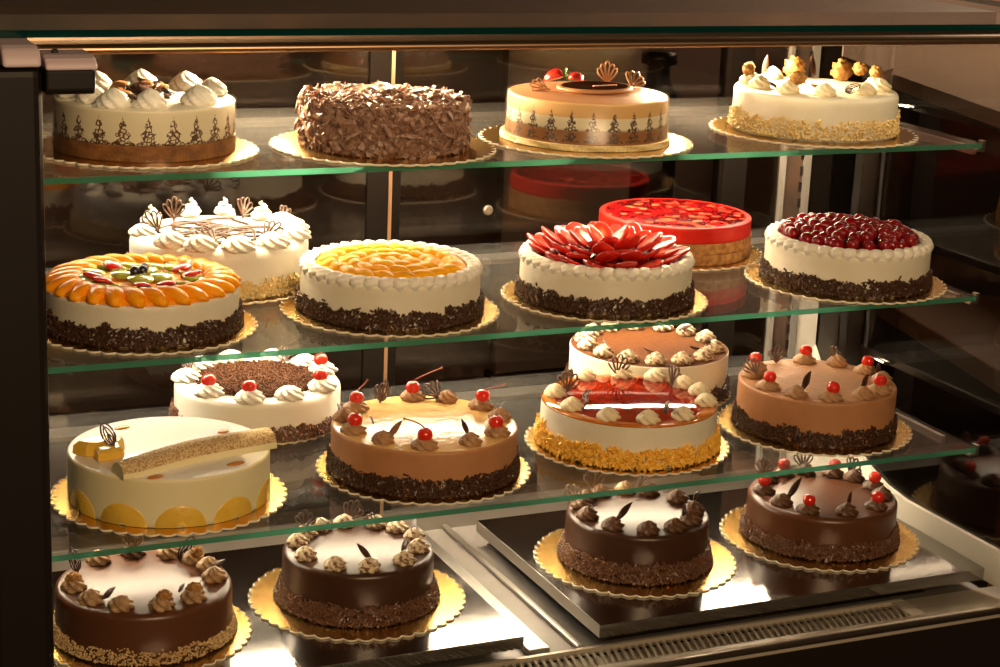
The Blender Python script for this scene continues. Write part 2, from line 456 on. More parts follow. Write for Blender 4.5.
# louvred grille: one part, the curved slats are its pattern
g = MB(); x = -.40
while x < .60:
    prof = [(.034, .540), (.018, .5475), (.0, .549), (-.018, .5475), (-.031, .5425)]
    for (y0, z0), (y1, z1) in zip(prof[:-1], prof[1:]):
        vs = []
        for (yy, zz) in ((y0, z0), (y1, z1)):
            sk = (yy) * .25
            vs += [(x + sk, yy, zz + .003), (x + .0060 + sk, yy, zz), (x + .0060 + sk, yy, zz - .003), (x + sk, yy, zz - .001)]
        g.add(vs, [(0,1,5,4),(1,2,6,5),(2,3,7,6),(3,0,4,7),(0,3,2,1),(4,5,6,7)])
    x += .0120
g.box(-.42, .625, .033, .040, .536, .549).box(-.42, .625, -.036, -.030, .535, .546)
g.box(.60, .625, -.03, .033, .536, .5485)
cpart('grille', g, 'slat_metal', label='slotted steel air grille along the front edge')
cpart('grille_duct', MB().box(-.42, .62, -.029, .032, .5365, .5385), 'black_plastic')
# left pillar and end
o = cpart('pillar', MB().box(-.845, -.768, -.088, -.02, .50, 1.4515), 'pillar_paint_and_shade'); bevel(o, .012, 3)
cpart('left_end_panel', MB().box(-.82, -.802, -.02, .66, .50, 1.47), 'dark_frame')
o = cpart('clamp_shaded_front', MB().prism([(-.020, 1.418), (-.085, 1.418), (-.090, 1.423), (-.090, 1.447), (-.020, 1.447)], 0, -.766, -.708), 'pillar_paint_and_shade', label='lower front of the front glass clamp, coloured dark as shade'); bevel(o, .003, 2)  # same clamp as the mauve top; shade on its front painted dark
o = cpart('clamp_lit_top', MB().prism([(-.020, 1.447), (-.092, 1.447), (-.091, 1.454), (-.084, 1.460), (-.072, 1.463), (-.020, 1.463)], 0, -.766, -.706), 'hinge_lit_paint', label='mauve grey top of the front glass clamp, in its lit tone'); bevel(o, .003, 3)  # lit upper part of the clamp, split off to hold the lighter colour
o = cpart('pillar_cap', MB().prism([(-.015, 1.452), (-.100, 1.452), (-.098, 1.463), (-.090, 1.472), (-.078, 1.4755), (-.015, 1.476)], 0, -.816, -.772), 'hinge_lit_paint', label='mauve grey cap on the dark pillar'); bevel(o, .004, 3)  # only the lit upper part is mauve; shaded front below stays pillar dark
cpart('clamp_screw', MB().lathe([(.004, 1.463), (.004, 1.4665), (.0025, 1.4675)], 12), 'rubber').location = (-.748, -.25 - .055, 0)
# top
o = cpart('top_rail', MB().prism([(-.014, 1.4555), (-.018, 1.4575), (-.020, 1.461), (-.018, 1.4645), (-.012, 1.4675), (.022, 1.4675), (.022, 1.4555)], 0, -.768, .86), 'bronze_rail'); bevel(o, .002, 2)
tg = MB().box(-.86, .92, -.012, .68, 1.4755, 1.4845, 0, edge=1)
cpart('top_glass', tg, ['top_glass', 'teal_edge'], label='clear top pane with a teal front edge')
fl = cpart('front_light_bar', MB().box(-.765, .80, .023, .026, 1.4575, 1.4755).box(-.765, .80, .026, .046, 1.464, 1.4755).box(-.765, .80, .046, .049, 1.4575, 1.4755), 'aluminium')
part('lens', MB().box(-.76, .795, .0265, .0455, 1.459, 1.464), 'front_lens', fl)
lh = cpart('lamp_housing', MB().box(XL, .86, .25, .47, 1.442, 1.4745), 'lamp_housing', label='dark lamp trough under the top glass')
# front and side glass
fg = MB().add([(-.768, -.052, .556), (.86, -.052, .556), (.86, -.004, 1.457), (-.768, -.004, 1.457), (-.768, -.046, .556), (.86, -.046, .556), (.86, .002, 1.457), (-.768, .002, 1.457)],
              [(0,1,2,3), (7,6,5,4), (0,3,7,4), (1,5,6,2), (3,2,6,7), (0,4,5,1)])
cpart('front_glass', fg, 'front_glass')
cpart('side_glass', MB().box(.806, .812, -.03, .60, .56, 1.456), 'side_glass')
prof = [(-.02, .555), (-.02, .617), (.28, .615), (.34, .622), (.40, .641), (.45, .668), (.50, .702), (.586, .79), (.625, .835), (.66, .86), (.66, .555)]
o = cpart('end_panel', MB().prism(prof, 0, .798, .806), 'white_panel', label='white curved lower panel of the right end')
o = cpart('end_post', MB().box(.742, .758, .600, .625, .55, 1.456), 'grey_strip', label='pale slotted upright at the right rear corner')
sl = MB(); z = .60
while z < 1.44:
    sl.box(.7365, .7412, .6005, .604, z, z + .018); z += .030
part('slot_row', sl, 'black_plastic', o)
cpart('corner_panel', MB().box(.702, .742, .604, .612, .55, 1.456), 'lamp_housing')
cpart('corner_post', MB().box(.694, .702, .597, .612, .55, 1.456), 'grey_strip')
cpart('end_filler', MB().box(.758, .804, .604, .61, .555, .93), 'white_panel')
cpart('rear_post', MB().box(.573, .621, .602, .64, .54, 1.456), 'dark_frame')
cpart('rear_sill', MB().box(XL, XR, .595, .66, .535, .575), 'brushed_steel')
cpart('rear_header', MB().box(XL, .86, .50, .66, 1.44, 1.4745), 'dark_frame')
cpart('end_return', MB().box(.758, .806, .604, .63, .93, 1.456), 'dark_frame')
d = cpart('sliding_door', MB().box(XL, -.105, .600, .606, .575, 1.44), 'door_glass', label='left rear door of dark glass')
part('stile', MB().box(-.109, -.072, .597, .609, .575, 1.44), 'dark_frame', d)
part('pull_strip', MB().box(-.072, -.066, .596, .609, .575, 1.44), 'bronze_rail', d)
d = cpart('sliding_door', MB().box(-.064, .575, .616, .622, .575, 1.44), 'door_glass', label='right rear door of dark glass')
part('stile', MB().box(-.062, -.045, .612, .626, .575, 1.44), 'dark_frame', d)
lk = MB().lathe([(.0085, 0), (.0085, .004), (.007, .006), (.003, .006), (.0028, .0045)], 24)
part('lock', lk, 'aluminium', d, smooth=False, loc=(.118, .616, 1.101), rot=(pi/2, 0, 0))
cpart('end_pane', MB().box(.621, .693, .606, .612, .575, 1.44), 'door_glass')

# lamps hanging from the trough
LAMPS = [(-.42, .30, 10, 'over the right side of the printed cake'), (-.15, .33, 6, 'over the gap between flaked cake and plaque cake'), (.42, .30, 10, 'over the left side of the walnut cake'),
         (-.33, .43, 16, 'at the back above the drizzled white cake'), (-.07, .45, 6, 'at the back between mandarin and strawberry cakes'), (.36, .45, 9, 'at the back above the red glazed sponge cake')]
for i, (x, y, e, what) in enumerate(LAMPS):
    t = empty('spotlight', (x, y, 1.442))
    part('bezel', MB().lathe([(.028, -.0005), (.028, -.007), (.022, -.008), (.022, -.004)], 32), 'aluminium', t, smooth=False)
    part('lens', MB().lathe([(.021, -.004), (.020, -.0055)], 24), 'lamp_lens', t)
    tag(t, 'small round lamp in the trough ' + what, 'lamp', 'lamps in the trough')
    ld = bpy.data.lights.new('spot_bulb', 'POINT'); ld.energy = e; ld.color = (1.0, .74, .43); ld.shadow_soft_size = .018
    lo = bpy.data.objects.new('bulb', ld); COL.objects.link(lo); lo.parent = t; lo.location = (0, 0, -.024)
# unseen area lights: shop light from the front, added fill for the counter
def area(name, loc, target, sx, sy, e, col):
    ld = bpy.data.lights.new(name, 'AREA'); ld.shape = 'RECTANGLE'; ld.size = sx; ld.size_y = sy; ld.energy = e; ld.color = col
    o = bpy.data.objects.new(name, ld); COL.objects.link(o); o.location = loc
    o.rotation_euler = (Vector(target) - Vector(loc)).to_track_quat('-Z', 'Y').to_euler()
    return o
area('shop_light', (-.5, -3.0, 2.3), (.1, .2, .95), 1.4, 1.0, 74, (1.0, .68, .37))
area('counter_fill', (3.0, 2.2, 2.6), (2.6, 2.3, 1.0), 1.6, .6, 40, (1.0, .78, .55))  # no fitting: unseen fill added to brighten the counter and back wall
w = bpy.data.worlds.new('world'); SC.world = w; w.use_nodes = True
w.node_tree.nodes['Background'].inputs['Color'].default_value = (.02, .014, .010, 1)

# ------------------------------------------------------------------ shelves, trays
SH = ['top glass shelf carrying the printed, flaked, plaque and walnut cakes', 'middle glass shelf carrying the fruit topped cakes', 'lower glass shelf carrying the pineapple cake and cherry trimmed coffee cakes']
for k in range(3):
    t = empty('glass_shelf', (0, .3, SHELF[k]))
    z = SHELF[k]
    pn = MB().box(-.795, .703, FRONT[k] - .3, .265, -.0080, 0, 0); pn.m[2] = 1
    part('pane', pn, ['shelf_glass', 'shelf_edge'], t)
    lb = part('light_bar', MB().box(-.775, .735, .182, .186, -.0160, -.0082).box(-.775, .735, .186, .222, -.0110, -.0082).box(-.775, .735, .222, .226, -.0160, -.0082), 'aluminium', t)
    part('lens', MB().box(-.770, .730, .187, .221, -.0155, -.0118), 'bar_lens', lb)
    for sx in (-.790, .708):
        o = part('bracket', MB().box(sx - .004, sx + .004, -.22, .30, -.022, -.010), 'aluminium', t)
    for xx in (.690,):
        part('clip', MB().box(xx, xx + .016, FRONT[k] - .302, FRONT[k] - .288, -.013, -.0095).box(xx + .012, xx + .017, FRONT[k] - .302, FRONT[k] - .290, -.011, .004), 'aluminium', t)
    tag(t, SH[k], 'shelf', 'glass shelves')
def tray(x0, x1, y0, y1, label):
    t = empty('display_tray', ((x0 + x1) / 2, (y0 + y1) / 2, .5825))
    hx, hy = (x1 - x0) / 2, (y1 - y0) / 2
    o = part('plate', MB().box(-hx, hx, -hy, hy, -.0015, 0), 'steel', t)
    o = part('front_lip', MB().box(-hx, hx, -hy - .0012, -hy, -.020, 0), 'steel', t)
    part('side_lip', MB().box(-hx - .0012, -hx, -hy, hy, -.020, 0), 'brushed_steel', t)
    part('side_lip', MB().box(hx, hx + .0012, -hy, hy, -.020, 0), 'brushed_steel', t)
    part('support', MB().box(-hx + .02, -hx + .05, -hy + .05, hy - .02, -.0355, -.0015), 'dark_frame', t); part('support', MB().box(hx - .05, hx - .02, -hy + .05, hy - .02, -.0355, -.0015), 'dark_frame', t)
    tag(t, label, 'tray', 'steel trays')
tray(-.79, -.056, .040, .50, 'left stainless steel tray under the two nearest chocolate cakes')
tray(.070, .786, .037, .50, 'right stainless steel tray under the ganache cake and cherry chocolate cake')

# ------------------------------------------------------------------ cake kit
CACHE = {}
def cached(key, fn):
    if key not in CACHE: CACHE[key] = fn()
    return CACHE[key]
def coil(R, H, r0, r1, turns, lobes, seg=20, per=22, wob=0.0, start=0.0):
    """star nozzle cord coiled inwards and upwards to a tip"""
    mb = MB(); n = int(turns * per); vs = []
    for i in range(n + 1):
        t = i / n; a = 2 * pi * turns * t + start
        rad = R * (1 - t) ** .75 * (1 + wob * sin(5 * a)); z = r0 * .75 + (H - r0 * .75 - r1 * .3) * t ** 1.25
        c = Vector((rad * cos(a), rad * sin(a), z)); rr = r0 + (r1 - r0) * t
        if i in (0, n): rr *= .35
        out = Vector((cos(a), sin(a), 0)); up = Vector((0, 0, 1)); tw = 5.0 * t * turns
        for j in range(seg):
            q = 2 * pi * j / seg; k = rr * (.80 + .30 * abs(sin(lobes * .5 * (q + tw))))
            p = c + out * (k * cos(q)) + up * (k * sin(q)); vs.append((p.x, p.y, max(p.z, 0)))
    fs = [tuple(range(seg)), tuple(n * seg + j for j in range(seg))[::-1]]
    for i in range(n):
        for j in range(seg): fs.append((i*seg+j, i*seg+(j+1) % seg, (i+1)*seg+(j+1) % seg, (i+1)*seg+j)[::-1])
    mb.add(vs, fs)
    mb.lathe([(R * 1.15, 0), (R * 1.0, r0 * .8), (R * .4, H * .62), (.0005, H * .8)], 20)
    return mb
def star(prof, ribs, twist, depth, wob=0.0):
    return MB().lathe(prof, ribs * 12, lambda a, t: 1 - depth * .55 + depth * abs(sin(ribs / 2 * (a + twist * t))) + wob * sin(3 * a + 6 * t))
def rosette_mesh(mat, kind=0):
    def mk():
        dome = [(.0130, 0), (.0156, .0022), (.0162, .0058), (.0152, .0092), (.0132, .0118), (.0122, .0132), (.0098, .0160), (.0066, .0186), (.0034, .0206), (.0006, .0222)]
        if kind == 0: mb = star([(r * .90, z * .88) for r, z in dome], 6, 2.4, .52)
        elif kind == 1: mb = star([(r * 1.36, z * 1.25) for r, z in dome], 8, 2.0, .36, .05)
        elif kind == 2: mb = coil(.0105, .0330, .0085, .0022, 2.6, 5, wob=.06)
        else: mb = star([(r * 1.12, z * .86) for r, z in dome[:-2]] + [(.0035, .0170), (.0006, .0172)], 7, 2.0, .46, .02)
        return mb.mesh('rosette', mat)
    return cached(('rosette', mat, kind), mk)
def cherry_mesh():
    return cached('cherry', lambda: MB().ball((0, 0, .0095), .0100, .0100, .0094, 20, 12, lambda a, p: 1 - .16 * max(0, sin(p) - .86) / .14).mesh('cherry', 'cherry'))
def teardrop(L, W, ang, n=18):
    pts = []
    for i in range(n):
        t = 2 * pi * i / n
        y = L * (1 - cos(t)) / 2; x = W * sin(t) * (1 - cos(t)) / 2 * 1.0
        pts.append((x * cos(ang) + y * sin(ang), 0, -x * sin(ang) + y * cos(ang)))
    return pts
def fan_mesh(mat='lattice_chocolate'):      # open fan of piped chocolate loops
    def mk():
        mb = MB()
        for k in range(5): mb.tube(teardrop(.030 - .003 * abs(k - 2), .0048, (k - 2) * .30), .0013, 6, True)
        mb.tube([(0, 0, -.004), (0, 0, .008)], .0016, 6)
        return mb.mesh('fan', mat)
    return cached(('fan', mat), mk)
def leaf_mesh(mat='dark_chocolate', L=.036):        # pointed openwork leaf with nested loops
    def mk():
        mb = MB()
        def oval(a, W, z0): return [(W * sin(2*pi*i/20) * (1 + .15*cos(2*pi*i/20)), 0, z0 + a * (1 - cos(2*pi*i/20)) / 2) for i in range(20)]
        mb.tube(oval(L, .0085, 0), .0013, 6, True); mb.tube(oval(L * .8, .005, .001), .0010, 6, True)
        mb.tube([(0, 0, -.003), (0, 0, L * 1.1)], .0012, 6); mb.tube(oval(L * .45, .0028, .001), .0009, 6, True)
        return mb.mesh('leaf', mat)
    return cached(('leaf', mat, L), mk)
def shard_mesh(mat='dark_chocolate'):       # thin curved chocolate blade
    def mk():
        mb = MB(); vs = []; n = 8
        for i in range(n + 1):
            t = i / n; w = .0044 * sin(pi * min(1, .12 + t * .88)) + .0004; b = .006 * sin(pi * t * .5) ** 2
            vs += [(-w, b, t * .032), (w, b, t * .032), (w, b + .0013, t * .032), (-w, b + .0013, t * .032)]
        fs = [(0,1,2,3), (4*n, 4*n+3, 4*n+2, 4*n+1)]
        for i in range(n):
            for j in range(4): fs.append((4*i+j, 4*i+4+j, 4*i+4+(j+1) % 4, 4*i+(j+1) % 4))
        return mb.add(vs, fs).mesh('shard', mat)
    return cached(('shard', mat), mk)
def walnut_mesh():
    def mk():
        rnd = random.Random(3)
        return MB().ball((0, 0, .010), .013, .010, .0105, 22, 14, lambda a, p: 1 + .10 * sin(3 * a + 4 * sin(4 * p)) + .12 * sin(7 * p + 3 * sin(2 * a)) + .08 * sin(8 * a + 5 * p)).mesh('walnut', 'walnut')
    return cached('walnut', mk)
def board(x, y, z, rb, label):
    """gold cake board with a scalloped edge"""
    n = 46; seg = n * 8
    def f(a, t): return 1 + .042 * (abs(sin(a * n / 2)) - .62)
    mb = MB(); mb.lathe([(rb - .0006, 0), (rb, .0005), (rb, .0024), (rb - .0009, .0029)], seg, f, 1)
    mb.m[-2:] = [1, 0]
    o = part('cake_board', mb, ['gold_foil', 'card_edge'], None, False, loc=(x, y, z + .0002))
    tag(o, label, 'cake board', 'gold cake boards')
def layer(cake, name, z0, z1, r, mat, top=False, r0=None, bev=.004, wob=.0, topmat=None, label=None):
    r0 = r if r0 is None else r0
    n = 10; prof = [(r0 - .001, z0), (r0, z0 + .001)]
    for i in range(1, n): prof.append((r0 + (r - r0) * i / n, z0 + (z1 - z0) * i / n * (1 - (bev / (z1 - z0) if top else 0))))
    if top:
        for i in range(5):
            a = pi / 2 * i / 4; prof.append((r - bev + bev * cos(a), z1 - bev + bev * sin(a)))
    else: prof.append((r - .0003, z1))
    ph = random.random() * 9
    mb = MB().lathe(prof, 128, (lambda a, t: 1 + wob * (sin(5 * a + ph) + .6 * sin(11 * a + 4 * t + ph))) if wob else None)
    mats = [mat]
    if topmat:
        k = len(mb.f) - 1; mb.m[k] = 1; mats = [mat, topmat]
        for i in range(1, 128 + 1): mb.m[k - 1 - i] = 1
    o = part(name, mb, mats, cake, True)
    smooth_angle(o, 50)
    if label: o['label'] = label
    return o
def coat(cake, name, r, z0, z1, count, kind, mat, seed=1, rag=.3, size=1.0, top_r=None, top_z=0, flare=.003):
    """loose coating pressed on the side (or strewn over the top): nobody could count it"""
    rnd = random.Random(seed); mb = MB()
    rows = [rnd.uniform(0, 6.3) for _ in range(5)]
    for i in range(count):
        if top_r is None:
            a = rnd.uniform(0, 2 * pi)
            edge = z1 - (z1 - z0) * rag * (.5 + .28 * sin(7 * a + rows[0]) + .22 * sin(17 * a + rows[1]) + .2 * sin(31 * a + rows[2]))
            z = z0 + (edge - z0) * rnd.random() ** .92
            if rnd.random() < .04: z += rnd.uniform(0, .006)
            nrm = Vector((cos(a), sin(a), 0)); ta = Vector((-sin(a), cos(a), 0)); tb = Vector((0, 0, 1))
            p = Vector((r * cos(a), r * sin(a), z)) + nrm * (rnd.uniform(0, .0024) + flare * max(0, 1 - (z - z0) / (z1 - z0)) * rnd.random() ** .5)
        else:
            a = rnd.uniform(0, 2 * pi); q = top_r * sqrt(rnd.random())
            nrm = Vector((0, 0, 1)); ta = Vector((1, 0, 0)); tb = Vector((0, 1, 0))
            p = Vector((q * cos(a), q * sin(a), top_z + rnd.uniform(0, .002)))
        p.z = max(p.z, .0045)
        g = rnd.uniform(0, 2 * pi); d = ta * cos(g) + tb * sin(g); e = nrm.cross(d)
        tl = rnd.uniform(-.75, .75); d = (d + nrm * tl).normalized(); n2 = d.cross(e).normalized()
        if kind == 'rod':
            h = rnd.uniform(.0024, .0042) * size; w = .00095 * size
            d *= h; e *= w; n2 *= w
            vs = [p + d*sx + e*sy + n2*sz for sx in (-1, 1) for (sy, sz) in ((-1, -1), (1, -1), (1, 1), (-1, 1))]
            mb.add(vs, [(0,3,2,1), (4,5,6,7), (0,1,5,4), (1,2,6,5), (2,3,7,6), (3,0,4,7)])
        elif kind == 'crumb':
            s = rnd.uniform(.0013, .0028) * size
            j = lambda: rnd.uniform(.6, 1.3) * s
            vs = [p + d*j(), p - d*j(), p + e*j(), p - e*j(), p + n2*j(), p - n2*j()]
            mb.add(vs, [(0,2,4), (2,1,4), (1,3,4), (3,0,4), (2,0,5), (1,2,5), (3,1,5), (0,3,5)])
        else:               # thin curled flake
            L = rnd.uniform(.004, .009) * size; W = rnd.uniform(.0020, .0045) * size; b = rnd.uniform(-.3, .3) * L
            n3 = (nrm * 1.0 + d * rnd.uniform(-.8, .8) + e * rnd.uniform(-.8, .8)).normalized()
            d2 = e.cross(n3).normalized(); e2 = n3.cross(d2)
            th = n3 * .0006
            c = [p - d2*L - e2*W*rnd.uniform(.3, 1), p - d2*L*.8 + e2*W, p + n3*b - e2*W, p + n3*b + e2*W*rnd.uniform(.6, 1.1), p + d2*L - e2*W*rnd.uniform(.2, 1), p + d2*L*rnd.uniform(.6, 1) + e2*W*rnd.uniform(.2, 1)]
            vs = [v + th for v in c] + [v - th for v in c]
            mb.add(vs, [(0,2,3,1), (2,4,5,3), (6,7,9,8), (8,9,11,10), (0,1,7,6), (4,10,11,5), (0,6,8,2), (2,8,10,4), (1,3,9,7), (3,5,11,9)])
    o = part(name, mb, mat, cake, False); o['kind'] = 'stuff'
    return o
def put(cake, name, me, ang, rr, z, rot=(0, 0, 0), scale=1.0, label=None):
    a = radians(ang)
    o = link(name, me, cake, (rr * cos(a), rr * sin(a), z), rot, scale)
    if label: o['label'] = label
    return o
def rosette(cake, ang, rr, z, mat, kind=0, scale=1.0):
    return put(cake, 'cream_rosette', rosette_mesh(mat, kind), ang, rr, z - .0006, (0, 0, random.uniform(0, 6.3)), scale)
def cherry(cake, ang, rr, z, stem=None, scale=1.0):
    o = put(cake, 'cherry', cherry_mesh(), ang, rr, z - .002, (random.uniform(-.2, .2), random.uniform(-.2, .2), 0), scale)
    if stem is not None:
        dx, dy, dz = stem
        pts = [(dx * t + .15 * dy * sin(pi * t), dy * t, .0175 + dz * (t ** .7)) for t in [i / 9 for i in range(10)]]
        mb = MB().tube(pts, .0009, 6, r1=.0008); mb.ball(pts[-1], .0017, seg=8, ring=6)
        part('stem', mb, 'cherry_stem', o, True)
    return o
def fan(cake, ang, rr, z, face=0.0, lean=.5, mat='lattice_chocolate', scale=1.0, roll=0.0):
    """face: heading in degrees of the fan's flat side normal; lean back angle"""
    return put(cake, 'chocolate_fan', fan_mesh(mat), ang, rr, z, Euler((lean, roll, radians(face) + pi / 2)), scale * 1.16)
def leaf(cake, ang, rr, z, face=0.0, lean=.5, roll=0.0, scale=1.0, mat='dark_chocolate'):
    return put(cake, 'chocolate_leaf', leaf_mesh(mat), ang, rr, z, Euler((lean, roll, radians(face) + pi / 2)), scale)
def shard(cake, ang, rr, z, face=0.0, lean=.5, roll=0.0, scale=1.0, mat='dark_chocolate'):
    return put(cake, 'chocolate_shard', shard_mesh(mat), ang, rr, z, Euler((lean, roll, radians(face) + pi / 2)), scale * 1.12)
CAM = -112      # heading from the cakes towards the street side
def cake(tier, x, y, rb, label, what, group=None, lift=0.0):
    board(x, y, SHELF[tier] + lift, rb, 'gold scalloped board under the ' + what)
    t = empty('cake', (x, y, SHELF[tier] + .0032 + lift))
    tag(t, label, 'cake', group)
    return t

# ---- top shelf ----
def flake_mesh(k, mat):
    def mk():
        rnd = random.Random(40 + k); mb = MB(); L, W = rnd.uniform(.012, .018), rnd.uniform(.006, .010); vs = []; n = 6; cur = rnd.uniform(.3, 1.0)
        for i in range(n + 1):
            t = i / n - .5; w = W * (1 - .5 * abs(t)) * rnd.uniform(.7, 1.1)
            for (q, dz) in ((-1, 0), (1, 0), (1, .0008), (-1, .0008)): vs.append((2 * L * t, q * w, cur * L * (.25 - t * t) + dz + q * .0012))
        fs = [(0,1,2,3), (4*n, 4*n+3, 4*n+2, 4*n+1)]
        for i in range(n):
            for j in range(4): fs.append((4*i+j, 4*i+4+j, 4*i+4+(j+1) % 4, 4*i+(j+1) % 4))
        return mb.add(vs, fs).mesh('flake', mat)
    return cached(('flake', k, mat), mk)
def cake_printed():
    r, h = .121, .068
    c = cake(0, -.570, .235, .152, 'round cake printed with brown ornaments and topped with white cream dollops', 'printed cream cake')
    layer(c, 'sponge_base', 0, .022, r + .001, 'dark_sponge', wob=.003)
    layer(c, 'cream_body', .022, h, r, 'printed_cream', True, topmat='cream', bev=.003)
    o = part('clear_film', MB().lathe([(r + .0022, .0), (r + .0022, h + .001)], 96, caps=False), 'clear_film', c, True)
    for a, q in ((-161, .68), (-128, .80), (79, .80), (42, .84), (6, .80), (-50, .73), (-99, .70), (165, .80), (118, .8)):
        put(c, 'cream_dollop', rosette_mesh('whipped_cream', 1), a, q * r, h - .001, (0, 0, random.uniform(0, 6)), random.uniform(.90, 1.04))
    rnd = random.Random(5)
    for i in range(30):
        px, py = rnd.gauss(0, .030), rnd.gauss(.008, .030)
        link('chocolate_curl', flake_mesh(i % 5, 'dark_chocolate' if i % 4 else 'plaque_rim'), c, (px, py, h + .003 + rnd.random() * .008), (rnd.uniform(-.7, .7), rnd.uniform(-.6, .6), rnd.uniform(0, 6.3)), rnd.uniform(.8, 1.15))
    return c
def cake_flaked():
    r, h = .114, .064
    c = cake(0, -.238, .196, .158, 'chocolate cake covered all over with curled chocolate flakes', 'flake covered chocolate cake')
    layer(c, 'cake_body', 0, h, r, 'dark_sponge', True)
    coat(c, 'fine_flakes', r + .001, 0.002, h + .002, 2300, 'flake', 'milk_chocolate', 3, 0, 1.15, flare=0)
    coat(c, 'fine_flakes', r, 0, 0, 1500, 'flake', 'milk_chocolate', 4, 0, 1.15, top_r=r + .002, top_z=h + .001)
    me = [flake_mesh(k, 'milk_chocolate') for k in range(5)]
    rnd = random.Random(9)
    for i in range(96):
        if i < 48:
            a = radians(rnd.uniform(-205, -20)); p = Vector(((r + .003) * cos(a), (r + .003) * sin(a), rnd.uniform(.012, h)))
            q = Vector((cos(a) , sin(a), rnd.uniform(-.3, .9))).to_track_quat('Z', 'X')
        else:
            a = rnd.uniform(0, 6.3); s = r * sqrt(rnd.random()); p = Vector((s * cos(a), s * sin(a), h + .004))
            q = Vector((rnd.uniform(-.7, .7), rnd.uniform(-.7, .7), 1)).to_track_quat('Z', 'X')
        rot = (q @ Euler((0, 0, rnd.uniform(0, 6.3))).to_quaternion()).to_euler()
        link('chocolate_flake', me[i % 5], c, p, rot, rnd.uniform(.75, 1.1))
    return c
def strawberry_half_mesh():
    def mk():
        mb = MB(); prof = [(.0008, -.016), (.006, -.013), (.0105, -.007), (.0128, .0), (.0120, .007), (.0085, .011), (.003, .0125)]
        mb.lathe(prof, 24, lambda a, t: 1 + .03 * sin(9 * a + 9 * t))
        mb.v = [(x, y, z) if y > 0 else (x, y * .12, z) for (x, y, z) in mb.v]
        return mb.mesh('strawberry', 'strawberry_skin')
    return cached('sb_half', mk)
def cake_plaque():
    r, h = .118, .068
    c = cake(0, .082, .194, .157, 'striped tan cake with printed ornaments, dark oval plaque and strawberry on top', 'striped plaque cake')
    layer(c, 'crumb_base', 0, .009, r + .007, 'walnut_crumb', wob=.012, r0=r + .008)
    layer(c, 'mocha_layer', .008, .028, r + .001, 'printed_mocha', r0=r + .003)
    layer(c, 'cream_layer', .028, h, r, 'printed_layers', True, topmat='coffee_cream', r0=r + .0008, bev=.003)
    part('clear_film', MB().lathe([(r + .010, .002), (r + .0035, .012), (r + .0022, h + .001)], 96, caps=False), 'clear_film', c, True)
    pl = MB().lathe([(.056, 0), (.060, .002), (.061, .005), (.0565, .0075), (.0535, .0068)], 64)
    pl.v = [(x * 1.0, y * .80, z) for x, y, z in pl.v]
    o = part('plaque_rim', pl, 'plaque_rim', c, True, loc=(.020, .018, h), rot=(0, 0, radians(8)))
    pd = MB().lathe([(.053, .004), (.0525, .0078)], 64); pd.v = [(x, y * .80, z) for x, y, z in pd.v]
    o = part('plaque', pd, 'matt_chocolate', c, False, loc=(.020, .018, h), rot=(0, 0, radians(8)))
    sc = MB()
    for k in range(7):
        bx = -.010 + k * .0062
        sc.tube([(bx + .0032 * t + .0018 * sin(9 * t + k), -.010 + .0035 * sin(6.3 * t + 1.7 * k), .0084) for t in [i / 8 * 1.9 for i in range(9)]], .0006, 5)
    part('icing_scroll', sc, 'pink_icing', o, True)
    s = link('strawberry', strawberry_half_mesh(), c, (-.016, .080, h + .010), (radians(70), radians(12), radians(55)), 1.15)
    cx = MB()
    for k in range(6):
        a = k * pi / 3
        cx.tube([(0, 0, .012), (.006 * cos(a), .006 * sin(a) , .0155), (.0105 * cos(a), .0105 * sin(a), .018)], .0022, 5, r1=.0006)
    part('calyx', cx, 'green_calyx', s, True)
    link('strawberry', strawberry_half_mesh(), c, (.024, .088, h + .006), (radians(82), 0, radians(-60)), .95)
    fan(c, 49, .118, h, -100, -.1, 'plaque_rim', .95); fan(c, 22, .098, h + .002, -120, -.9, 'plaque_rim', .95, .5)
    fan(c, 160, .060, h + .003, -40, -1.2, 'plaque_rim', .8, -.9)
    return c
def cake_walnut():
    r, h = .128, .066
    c = cake(0, .489, .206, .161, 'ivory cream cake with walnuts on top and crumbled nuts round its lower side', 'walnut topped ivory cake')
    layer(c, 'cream_body', 0, h, r, 'cream', True, wob=.002, bev=.008)
    coat(c, 'nut_crumbs', r, .0, .036, 1900, 'crumb', 'walnut_crumb', 11, .25, 1.35)
    for a, q in ((147, .80), (173, .76), (-150, .75), (-116, .74), (-68, .70), (-30, .77), (-4, .84), (100, .8)):
        rosette(c, a, q * r, h, 'ivory_cream', 0, 1.08)
    for a, q in ((76, .86), (36, .88), (-4, .82), (150, .84), (-142, .72), (18, .84)):
        put(c, 'walnut', walnut_mesh(), a, q * r, h + (.001 if a in (76, 36) else .014), (0, 0, random.uniform(0, 6)), 1.55 if a in (76, 36) else .95)
    shard(c, 108, .84 * r, h + .002, -110, .2, .1, 1.0); shard(c, 60, .84 * r, h + .004, -90, -.5, .5, 1.3)
    shard(c, -170, .62 * r, h + .002, -60, -.9, .9, .9); shard(c, -108, .66 * r, h + .006, -40, -1.0, 1.0, 1.0, 'dark_chocolate')
    shard(c, -14, .80 * r, h + .010, -120, -.6, .9, 1.2, 'milk_chocolate'); leaf(c, -92, .66 * r, h + .006, -150, -1.0, .9, .75)
    return c
